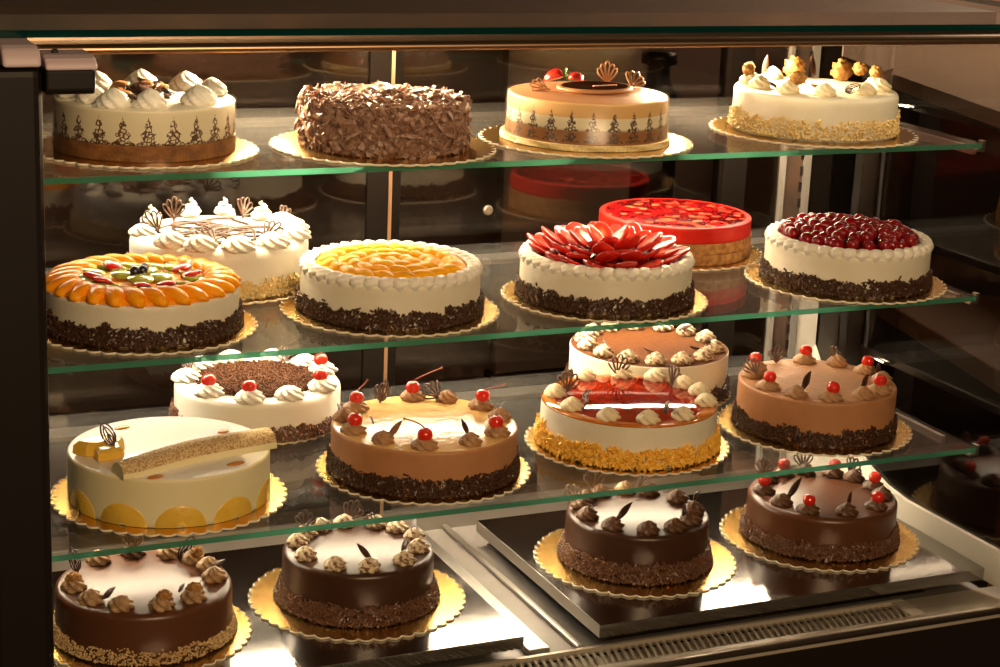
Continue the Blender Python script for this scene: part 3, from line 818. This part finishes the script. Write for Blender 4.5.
# ---- second shelf ----
def segment_mesh(mat, L=.026, W=.0105, H=.008):
    def mk():
        mb = MB(); n = 12; m = 10; vs = []
        for i in range(n + 1):
            t = i / n; s = sin(pi * min(max(t, .015), .985)) ** .42
            cx = (t - .5) * 2 * L; bend = .006 * cos(pi * (t - .5)) - .004
            for j in range(m):
                a = 2 * pi * j / m
                vs.append((cx, W * s * cos(a) + bend, H * s * max(sin(a), -.25) * (1.0 if sin(a) > 0 else .7)))
        fs = [tuple(range(m))[::-1], tuple(n * m + j for j in range(m))]
        for i in range(n):
            for j in range(m): fs.append((i*m+j, i*m+(j+1) % m, (i+1)*m+(j+1) % m, (i+1)*m+j))
        return mb.add(vs, fs).mesh('segment', mat)
    return cached(('seg', mat, L), mk)
def cake_fruit():
    r, h = .131, .056
    c = cake(1, -.583, .201, .155, 'cream cake topped with a wheel of orange segments, kiwi and strawberry', 'orange and kiwi fruit cake')
    layer(c, 'cream_body', 0, h, r, 'cream', True)
    coat(c, 'chocolate_sprinkles', r + .0005, 0, .030, 3250, 'rod', 'chocolate_sprinkle', 21, .30, 1.15)
    part('orange_glaze', MB().lathe([(.126, h - .002), (.125, h + .005), (.110, h + .009), (.085, h + .008), (.01, h + .007)], 64), 'mandarin', c, True)
    n = 26
    for k in range(n):
        a = 360 * k / n
        put(c, 'orange_segment', segment_mesh('mandarin', .030, .0170, .0160), a, .105, h + .003, (radians(-14), radians(6), radians(a + 32)), random.uniform(.95, 1.05))
    ks = cached('kiwi', lambda: MB().lathe([(.020, 0), (.0212, .002), (.020, .0045), (.003, .005)], 28).mesh('kiwi', 'kiwi'))
    for k in range(14):
        a = 360 * k / 14 + 8
        put(c, 'kiwi_slice', ks, a, .074, h + .006, (radians(random.uniform(-12, 12)), radians(8), 0), 1.0)
    ss = straw_mesh()
    for a in (175, 200, 20, 345, 115, 285, 255):
        put(c, 'strawberry_slice', ss, a, .052, h + .0095, (radians(90 - 14), 0, radians(a + 90)), .78)
    for a in (70, 250, 160, 320):
        put(c, 'kiwi_slice', ks, a, .026, h + .011, (radians(8), 0, 0), .85)
    for a, q in ((0, .0), (70, .013), (200, .012)):
        put(c, 'blueberry', cached('bb', lambda: MB().ball((0, 0, .005), .0075).mesh('blueberry', 'blueberry')), a, q, h + .0135, (0, 0, 0), 1.0)
    return c
def cake_drizzle():
    r, h = .133, .072
    c = cake(1, -.415, .409, .150, 'white cream cake with brown chocolate drizzle behind the orange fruit cake', 'drizzled white cake', lift=.0031)   # its board lies on the rims of its two neighbours
    layer(c, 'cream_body', 0, h, r, 'whipped_cream', True, wob=.004, bev=.014)
    coat(c, 'almond_flakes', r + .001, 0, .030, 1300, 'flake', 'walnut_crumb', 31, .3, .75)
    dz = MB(); rnd = random.Random(8)
    for k in range(13):
        rr = rnd.uniform(.024, .052); ox, oy = rnd.uniform(-.055, .055), rnd.uniform(-.055, .055)
        dz.tube([(ox + rr * cos(t) + .006 * sin(3 * t + k), oy + rr * sin(t) * .9 + .005 * cos(2 * t + k), h + .0008 + .0002 * k) for t in [2 * pi * i / 26 for i in range(26)]], .0021, 6, True)
    part('chocolate_drizzle', dz, 'dark_chocolate', c, True)
    for a, q in ((139, .84), (96, .84), (70, .84), (38, .84), (-145, .84), (-120, .84), (-92, .86), (-63, .86), (-30, .86), (-5, .84), (172, .85), (15, .84)):
        rosette(c, a, q * r, h - .002, 'whipped_cream', 2 if a in (139, 96, 70, 38) else 3, 1.0 if a > 30 else 1.25)
    for a, q, f, l, ro in ((173, .68, -90, -.3, -.5), (118, .74, -110, -.1, 0), (54, .80, -80, -.5, .6), (-110, .62, -60, -1.1, -.5), (-51, .62, -130, -.9, .6), (17, .84, -90, -.7, 1.0)):
        fan(c, a, q * r, h + .003, f, l, 'dark_chocolate', 1.0, ro)
    return c
def shell_mesh(mat):
    def mk():
        prof = [(.002, -.011), (.0065, -.009), (.0085, -.004), (.0080, .002), (.0055, .008), (.0022, .013), (.0005, .015)]
        mb = MB().lathe(prof, 24, lambda a, t: 1 + .10 * sin(7 * a))
        mb.v = [(z, x, y) for x, y, z in mb.v]; mb.f = mb.f
        return mb.mesh('shell', mat)
    return cached(('shell', mat), mk)
def shell_border(c, r, z, n, mat, scale=1.0):
    for k in range(n):
        a = 360 * k / n
        put(c, 'cream_shell', shell_mesh(mat), a, r, z, (0, radians(-14), radians(a + 122)), scale * 1.22)
def cake_mandarin():
    r, h = .130, .060
    c = cake(1, -.222, .194, .157, 'cream cake filled with glazed mandarin segments inside a piped shell border', 'mandarin topped cake')
    layer(c, 'cream_body', 0, h, r, 'cream', True, bev=.003)
    coat(c, 'chocolate_sprinkles', r + .0005, 0, .029, 2875, 'rod', 'chocolate_sprinkle', 22, .30, 1.1)
    shell_border(c, .120, h + .003, 38, 'whipped_cream', 1.0)
    part('orange_glaze', MB().lathe([(.110, h - .002), (.106, h + .007), (.06, h + .008), (.01, h + .009)], 64), 'peach', c, True)
    for ring, n, sc in ((.090, 20, 1.0), (.058, 14, .95), (.028, 8, .9), (.0, 1, .8)):
        for k in range(n):
            a = 360 * k / n + ring * 500
            put(c, 'mandarin_segment', segment_mesh('peach', .022, .0135, .0115), a, ring, h + .003 + (.105 - ring) * .03, (radians(random.uniform(-10, 10)), radians(4), radians(a + 60)), sc)
    return c
def straw_mesh():
    def mk():
        mb = MB(); n = 26; pts = []
        for i in range(n):
            t = 2 * pi * i / n; z = .020 * (1 - cos(t)) - .002
            w = .0172 * sin(t) * (1 + .16 * cos(t)) * (1 - .14 * (max(z, 0) / .038) ** 3)
            pts.append((w, z))
        def ring(k, y, dz=0): return [(x * k, y, (z - .017) * k + .017 + dz) for x, z in pts]
        vs = ring(1, 0) + ring(.93, .0028) + ring(.62, .0058) + ring(.93, -.0006) + ring(.5, -.0004)
        fs = []; mi = []
        for A, B, m in ((0, 1, 1), (1, 2, 1), (3, 0, 1), (4, 3, 0)):
            for i in range(n):
                k = (i + 1) % n; fs.append((A*n+i, A*n+k, B*n+k, B*n+i)); mi.append(m)
        fs.append(tuple(2*n+i for i in range(n))); mi.append(1); fs.append(tuple(4*n+i for i in range(n))[::-1]); mi.append(0)
        mb.add(vs, fs); mb.m = mi
        return mb.mesh('strawberry_slice', ['strawberry_flesh', 'strawberry_skin'])
    return cached('straw', mk)
def cake_strawberry():
    r, h = .130, .058
    c = cake(1, .120, .178, .155, 'cream cake crowned with upturned glazed strawberry slices', 'strawberry slice cake')
    layer(c, 'cream_body', 0, h, r, 'cream', True, bev=.003)
    coat(c, 'chocolate_sprinkles', r + .0005, 0, .028, 3375, 'rod', 'chocolate_sprinkle', 23, .25, 1.05)
    shell_border(c, .121, h + .003, 40, 'whipped_cream', .95)
    rnd = random.Random(12)
    part('red_glaze', MB().lathe([(.112, h - .001), (.108, h + .004), (.06, h + .010), (.01, h + .012)], 48), 'berry_glaze', c, True)
    for ring, n, lean, z in ((.088, 16, 70, .008), (.068, 14, 64, .012), (.047, 11, 60, .0155), (.026, 7, 54, .018), (.004, 3, 50, .019)):
        for k in range(n):
            a = 360 * k / n + ring * 900 + rnd.uniform(-4, 4)
            le = radians(lean + rnd.uniform(-11, 9))
            put(c, 'strawberry_slice', straw_mesh(), a, ring, h + z, Euler((-le, rnd.uniform(-.25, .25), radians(a - 90 + rnd.uniform(-16, 16)))), rnd.uniform(.95, 1.18))
    return c
def cake_redjelly():
    r, h = .129, .062
    c = cake(1, .384, .437, .150, 'red glazed cake with bare sponge side behind the strawberry slice cake', 'red glazed sponge cake')
    layer(c, 'sponge_base', 0, .018, r + .0015, 'sponge', wob=.004); layer(c, 'sponge_layer', .018, .036, r, 'sponge', wob=.004)
    layer(c, 'red_mousse', .036, h, r - .001, 'red_mousse', True, bev=.003)
    part('berry_glaze', MB().lathe([(r - .0105, h - .001), (r - .0105, h + .0006), (r - .012, h + .0010)], 96), 'berry_glaze', c, True)
    return c
def cake_cherries():
    r, h = .131, .062
    c = cake(1, .554, .176, .159, 'cream cake heaped with dark glossy cherries inside a piped border', 'dark cherry cake')
    layer(c, 'cream_body', 0, h, r, 'cream', True, bev=.003)
    coat(c, 'chocolate_sprinkles', r + .0005, 0, .028, 3375, 'rod', 'chocolate_sprinkle', 24, .25, 1.1)
    shell_border(c, .121, h + .003, 38, 'whipped_cream', 1.0)
    cm = cached('sour', lambda: MB().ball((0, 0, 0), .0112, .0112, .0100, 18, 11).mesh('cherry', 'sour_cherry'))
    part('cherry_jelly', MB().lathe([(.112, h - .001), (.108, h + .006), (.07, h + .011), (.01, h + .012)], 48), 'sour_cherry', c, True)
    rnd = random.Random(6)
    for ring, n, z in ((.100, 29, .009), (.080, 23, .013), (.060, 17, .0155), (.040, 11, .017), (.020, 6, .018), (0, 1, .019)):
        for k in range(n):
            a = 360 * k / n + rnd.uniform(-5, 5) + ring * 300
            put(c, 'dark_cherry', cm, a, ring + rnd.uniform(-.003, .003), h + z * 1.35 + rnd.uniform(-.002, .004), (rnd.uniform(-.4, .4), rnd.uniform(-.4, .4), 0), rnd.uniform(.92, 1.08))
    return c
# ---- third shelf ----
def cake_pineapple():
    r, h = .139, .068
    c = cake(2, -.556, .165, .162, 'yellow cream cake with pineapple half rings round its foot', 'pineapple cake')
    layer(c, 'cream_body', 0, h, r, 'banana_cream', True, bev=.004, topmat='banana_glaze')
    for k in range(11):
        a0 = radians(-98.6 + 360 / 11 * k); mb = MB(); n = 16; vs = []
        for i in range(n + 1):
            t = pi * i / n
            for (R, off) in ((.0345, -.002), (.0345, .0004), (.0335, .0010), (.0050, .0010), (.0045, -.002)):
                s = R * cos(t); z = max(.0004, R * .90 * sin(t))
                q = a0 + s / r; vs.append(((r + off) * cos(q), (r + off) * sin(q), z))
        fs = []
        for i in range(n):
            for j in range(4): fs.append((5*i+j, 5*i+5+j, 5*i+6+j, 5*i+1+j))
        mb.add(vs, fs); o = part('pineapple_slice', mb, 'pineapple', c, True); smooth_angle(o, 40)
    # long finger of mousse with a speckled crust lying across the top
    A, B = Vector((-.096, -.098, 0)), Vector((.134, -.030, 0)); d = (B - A).normalized(); e = Vector((-d.y, d.x, 0)); mb = MB(); vs = []; n = 20
    sec = [(-.023, 0, 0), (-.0222, .009, 1), (-.0165, .0195, 1), (-.004, .0245, 1), (.007, .0235, 1), (.016, .018, 1), (.021, .009, 1), (.022, 0, 1)]
    for i in range(n + 1):
        t = i / n; p = A + (B - A) * t; s = min(1, .72 + 2.5 * t) * (1 if t < .95 else .9)
        hh = .78 + .22 * min(1, t * 2)
        bow = .010 * sin(pi * t)
        for (a, z, m_) in sec: v = p + e * (a * s + bow) ; vs.append((v.x, v.y, h + z * hh - .0005))
    k = len(sec); fs = [tuple(range(k)), tuple(n * k + j for j in range(k))[::-1]]; mi = [0, 0]
    for i in range(n):
        for j in range(k - 1): fs.append((k*i+j, k*i+k+j, k*i+k+1+j, k*i+1+j)); mi.append(1 if sec[j][2] else 0)
    mb.add(vs, fs); mb.m = mi
    o = part('mousse_finger', mb, ['banana_cream', 'speckled_crust'], c, True); smooth_angle(o, 40)
    ch = MB()
    ch.lathe([(.010, 0), (.013, .003), (.0125, .012), (.009, .016)], 7, lambda a, t: 1 + .1 * sin(3 * a))
    for (px, py, s, rz) in ((-.103, .004, 1.0, .5), (-.090, -.020, .85, 1.2), (-.080, .012, .8, 2.2)):
        o = link('pineapple_chunk', cached('chunk', lambda: ch.mesh('chunk', 'pineapple', False)), c, (px, py, h - .0005), (0, 0, rz), (s * 2.3, s * 1.9, s * 1.3))
    put(c, 'chocolate_leaf', leaf_mesh('dark_chocolate'), -165, .086, h + .019, Euler((-.75, -.75, radians(-20))), 1.05)
    cd_ = MB().lathe([(.007, 0), (.0085, .0008), (.007, .0022), (.002, .003)], 20)
    me = cd_.mesh('drop', 'caramel')
    for (px, py, sx) in ((-.043, .098, 1.5), (.089, .040, 1.1), (-.050, -.118, 1.5), (.066, -.098, 1.7)):
        link('caramel_drop', me, c, (px, py, h - .0002), (0, 0, .3), (sx, .8, 1))
    return c
def cake_blackforest():
    r, h = .130, .062
    c = cake(2, -.338, .459, .134, 'white cream cake with grated chocolate and red cherries behind the pineapple cake', 'grated chocolate cream cake')
    layer(c, 'cream_body', 0, h, r, 'whipped_cream', True, wob=.003, bev=.009)
    coat(c, 'side_sprinkles', r + .0005, 0, .026, 2125, 'rod', 'milk_sprinkle', 41, .35, 1.1, flare=0.005)
    coat(c, 'grated_chocolate', r, 0, 0, 2800, 'rod', 'grated_chocolate', 42, 0, 1.5, top_r=.094, top_z=h + .001)
    for a, q, ch in ((-150, .83, 1), (-113, .86, 1), (-80, .82, 0), (127, .86, 0), (60, .88, 0), (5, .86, 1), (-44, .86, 1), (165, .85, 0), (95, .86, 0), (30, .86, 0)):
        rosette(c, a, q * r, h - .001, 'whipped_cream', 3, 1.15)
        if ch: cherry(c, a, q * r - .002, h + .013, None, 1.15)
    fan(c, 144, .86 * r, h + .003, -120, -.9, 'dark_chocolate', .9, -.8); fan(c, 48, .80 * r, h + .003, -90, -.9, 'dark_chocolate', .9, .6)
    shard(c, -165, .72 * r, h + .002, -90, -1.2, .5, .8)
    return c
def cake_caramel():
    r, h = .137, .068
    c = cake(2, -.175, .161, .157, 'tan caramel glazed cake ringed with long stemmed red cherries', 'caramel glazed cherry cake')
    layer(c, 'coffee_body', 0, h, r, 'coffee_cream', True, bev=.004, topmat='caramel_glaze')
    coat(c, 'chocolate_sprinkles', r + .0005, 0, .030, 4000, 'rod', 'chocolate_sprinkle', 51, .18, 1.05)
    Z = h - .0005
    for a, q, st in ((131, .84, (.018, .012, .014)), (77, .86, (.042, .0, .014)), (22, .86, (.030, .004, .010)), (-175, .84, None), (-112, .84, (-.022, .014, .012)), (-46, .84, None)):
        rosette(c, a, q * r, Z, 'coffee_rosette', 3, .95); cherry(c, a, q * r, Z + .011, st, 1.12)
    for a, q in ((104, .84), (51, .84), (-8, .84), (-144, .82), (-77, .83), (157, .86)):
        if a != 104: rosette(c, a, q * r, Z, 'coffee_rosette', 0, 1.0)
    leaf(c, 104, .82 * r, Z + .004, -115, -.4, .2, .85, 'lattice_chocolate'); fan(c, 104, .84 * r, Z + .002, -110, -.2, 'lattice_chocolate', .8, .1)
    fan(c, 56, .78 * r, Z + .008, -100, -.9, 'lattice_chocolate', .95, -.9)
    shard(c, -8, .82 * r, Z + .013, -60, -1.0, .6, .8); shard(c, -4, .80 * r, Z + .012, -160, -1.0, -.4, .7)
    shard(c, -141, .78 * r, Z + .008, -110, -.4, .8, .9, 'milk_chocolate'); shard(c, -77, .78 * r, Z + .014, -110, -.5, -.5, .7); shard(c, 160, .84 * r, Z + .008, -110, -.8, -.9, .9, 'milk_chocolate')
    shard(c, 168, .55 * r, Z + .0005, -110, -1.45, 1.3, 1.1, 'milk_chocolate')
    return c
def cake_jelly():
    r, h = .137, .068
    c = cake(2, .175, .179, .158, 'cream cake with mirror red jelly top and orange flaked side', 'red jelly mirror cake')
    layer(c, 'cream_body', 0, h - .003, r, 'cream', bev=.003)
    coat(c, 'toasted_flakes', r + .001, 0, .034, 2300, 'flake', 'toasted_flake', 61, .22, .75, flare=0.005)
    part('amber_rim', MB().lathe([(r - .0005, h - .003), (r - .0008, h - .001), (r - .003, h), (r - .02, h + .0002)], 128), 'amber_jelly', c, True)
    part('red_jelly', MB().lathe([(r - .0190, h - .001), (r - .0195, h + .0006), (r - .022, h + .0010)], 128, lambda a, t: 1 + .006 * sin(9 * a) + .004 * sin(17 * a)), 'red_jelly', c, True)
    for a, q in ((99, .86), (-169, .82), (155, .84), (-134, .83), (-104, .85), (-74, .85), (-31, .87), (-5, .87), (42, .88), (68, .88), (16, .87)):
        rosette(c, a, q * r, h, 'ivory_cream', 0, 1.08)
    fan(c, 150, .72 * r, h + .004, -115, 0, 'lattice_chocolate', 1.05, .15); fan(c, 72, .84 * r, h + .004, -110, .1, 'lattice_chocolate', 1.05, .1)
    fan(c, 20, .72 * r, h + .006, -95, -.7, 'lattice_chocolate', 1.1, .9); fan(c, -160, .70 * r, h + .013, -70, -1.0, 'lattice_chocolate', 1.1, 2.0)
    shard(c, -90, .82 * r, h + .012, -110, -1.0, .9, 1.0)
    return c
def cake_cocoa():
    r, h = .135, .074
    c = cake(2, .345, .428, .142, 'cream cake with cocoa dusted top behind the red jelly cake', 'cocoa dusted cake')
    layer(c, 'cream_body', 0, h, r, 'cream', True, topmat='cocoa_dust', bev=.002)
    coat(c, 'chocolate_flakes', r + .001, 0, .034, 1500, 'flake', 'chocolate_sprinkle', 71, .3, .7)
    for k, a in enumerate((149, 173, -162, -137, -113, -89, -63, -34, 0, 26, 49, 74, 99, 124)):
        rosette(c, a, .82 * r, h, 'marbled_rosette', 0, 1.08)
        if a in (-162, -113, -63, -34, 26, 149): shard(c, a + 6, .76 * r, h + .009, a + 90, -.9, .5, .95)
    return c
def cake_coffee():
    r, h = .127, .074
    c = cake(2, .511, .165, .156, 'tan coffee cream cake with combed wavy top and bright red cherries', 'combed coffee cream cake')
    layer(c, 'coffee_body', 0, h, r, 'coffee_cream', True, topmat='combed_coffee', bev=.004)
    coat(c, 'chocolate_sprinkles', r + .0005, 0, .031, 2875, 'rod', 'chocolate_sprinkle', 81, .3, 1.1)
    for a in (128, -171, -112, -56, 68, 8): rosette(c, a, .83 * r, h - .0005, 'coffee_rosette', 3, .95); cherry(c, a, .83 * r, h + .012, None, 1.05)
    for a in (-142, -81, -22, 39, 153): rosette(c, a, .83 * r, h - .0005, 'coffee_rosette', 0, 1.05)
    fan(c, 95, .86 * r, h, -110, -.1, 'lattice_chocolate', .85); fan(c, 40, .78 * r, h + .010, -100, -.9, 'lattice_chocolate', .9, .7)
    fan(c, 160, .80 * r, h + .008, -110, -.5, 'lattice_chocolate', .85, -.5)
    shard(c, -138, .74 * r, h + .010, -110, -.6, .7, 1.1); shard(c, -78, .76 * r, h + .012, -110, -.6, .7, .9); shard(c, -20, .78 * r, h + .012, -110, -.8, .5, .8)
    return c
# ---- trays ----
def cake_milk():
    r, h = .1265, .076
    c = cake(3, -.576, .235, .154, 'glossy brown chocolate cake with crushed nuts round its foot, beside the dark pillar', 'nut edged chocolate cake')
    layer(c, 'ganache_body', 0, h, r, 'milk_ganache', True, bev=.009)
    coat(c, 'crushed_nuts', r, 0, .026, 2400, 'crumb', 'crushed_nut', 91, .25, 1.0, flare=0.006)
    for a in (117, 55, 30, -61, -90, -122, -150, 179, 8, -15, 85): rosette(c, a, .80 * r, h - .0005, 'nougat_rosette' if a != 85 else 'cocoa_rosette', 0, 1.1)
    for a in (179, 26, -88, -60): put(c, 'walnut', walnut_mesh(), a, .80 * r, h + .008, (0, 0, a), .85)
    fan(c, 86, .80 * r, h + .008, -110, -.1, 'lattice_chocolate', .95)
    leaf(c, 142, .82 * r, h + .002, -120, -.6, -.6, 1.0); leaf(c, 40, .72 * r, h + .001, -110, -.2, .5, 1.1)
    shard(c, -12, .70 * r, h + .006, -110, -.7, 1.2, 1.2); shard(c, -140, .76 * r, h + .008, -110, -.9, 1.2, .9); shard(c, -72, .72 * r, h + .014, -110, -1.0, .9, .6)
    return c
def cake_dark():
    r, h = .1155, .080
    c = cake(3, -.239, .254, .165, 'small dark ganache cake with two tone rosettes on the left tray', 'small dark ganache cake')
    layer(c, 'ganache_body', 0, h, r, 'dark_ganache', True, bev=.008)
    coat(c, 'chocolate_sprinkles', r + .0005, 0, .031, 3250, 'rod', 'milk_sprinkle', 92, .15, 1.1, flare=0.01)
    for a in (156, -169, -132, -100, -62, -27, 1, 29, 52, 84, 109, 130): rosette(c, a, .80 * r, h - .0005, 'marbled_rosette', 0, 1.05)
    fan(c, 128, .84 * r, h + .006, -110, .05, 'lattice_chocolate', .95); fan(c, 80, .86 * r, h + .006, -110, -.3, 'lattice_chocolate', 1.0, .5)
    fan(c, 150, .74 * r, h + .014, -80, -.9, 'lattice_chocolate', 1.1, 1.9); fan(c, 46, .66 * r, h + .006, -90, -1.1, 'lattice_chocolate', .9, -1.3)
    shard(c, -98, .74 * r, h + .014, -110, -.4, -.9, .9); shard(c, -60, .74 * r, h + .014, -110, -.9, .5, .8); shard(c, 2, .78 * r, h + .014, -110, -1.0, .4, .9)
    return c
def cake_ganache():
    r, h = .1170, .079
    c = cake(3, .248, .259, .165, 'small dark ganache cake with dark piped rosettes on the right tray', 'dark rosette ganache cake')
    layer(c, 'ganache_body', 0, h, r, 'dark_ganache', True, bev=.007)
    coat(c, 'chocolate_sprinkles', r + .0005, 0, .034, 3750, 'rod', 'milk_sprinkle', 93, .12, 1.0, flare=0.009)
    for a in (149, -180, -144, -108, -78, -50, -20, 16, 50, 75, 104, 128): rosette(c, a, .79 * r, h - .0005, 'nougat_rosette' if a == 75 else 'cocoa_rosette', 0, 1.1)
    fan(c, 108, .88 * r, h + .008, -110, -.1, 'lattice_chocolate', 1.05); fan(c, 152, .84 * r, h + .008, -110, -.5, 'lattice_chocolate', 1.0, -.6)
    fan(c, 62, .74 * r, h + .010, -110, -.9, 'lattice_chocolate', 1.1, 1.2)
    shard(c, -143, .68 * r, h + .012, -110, -.4, .9, 1.1); shard(c, -60, .72 * r, h + .014, -110, -.9, .6, .8); shard(c, -6, .84 * r, h + .012, -110, -.8, 1.1, .9)
    return c
def cake_cherrychoc():
    r, h = .1270, .073
    c = cake(3, .604, .254, .168, 'brown chocolate cake with red cherries and dark rosettes on the right tray', 'cherry topped chocolate cake')
    layer(c, 'ganache_body', 0, h, r, 'milk_ganache', True, bev=.009)
    coat(c, 'chocolate_sprinkles', r + .0005, 0, .030, 3500, 'rod', 'milk_sprinkle', 94, .2, 1.0, flare=0.008)
    for a in (158, -137, -63, -3, 46, 98): rosette(c, a, .80 * r, h - .0005, 'cocoa_rosette', 3, .95); cherry(c, a, .80 * r, h + .012, None, 1.1)
    for a in (-166, -100, 24, 74, 125, -30): rosette(c, a, .79 * r, h - .0005, 'cocoa_rosette', 0, 1.1)
    fan(c, 76, .82 * r, h + .008, -110, -.2, 'lattice_chocolate', 1.0); fan(c, 130, .84 * r, h + .008, -110, -.2, 'lattice_chocolate', 1.0)
    fan(c, 28, .76 * r, h + .010, -110, -.8, 'lattice_chocolate', 1.1, .8)
    shard(c, -164, .70 * r, h + .012, -110, -.4, .8, 1.2); shard(c, -98, .74 * r, h + .012, -110, -.6, .5, .8)
    return c
for fn in (cake_printed, cake_flaked, cake_plaque, cake_walnut, cake_fruit, cake_drizzle, cake_mandarin, cake_strawberry, cake_redjelly, cake_cherries,
           cake_pineapple, cake_blackforest, cake_caramel, cake_jelly, cake_cocoa, cake_coffee, cake_milk, cake_dark, cake_ganache, cake_cherrychoc):
    fn()
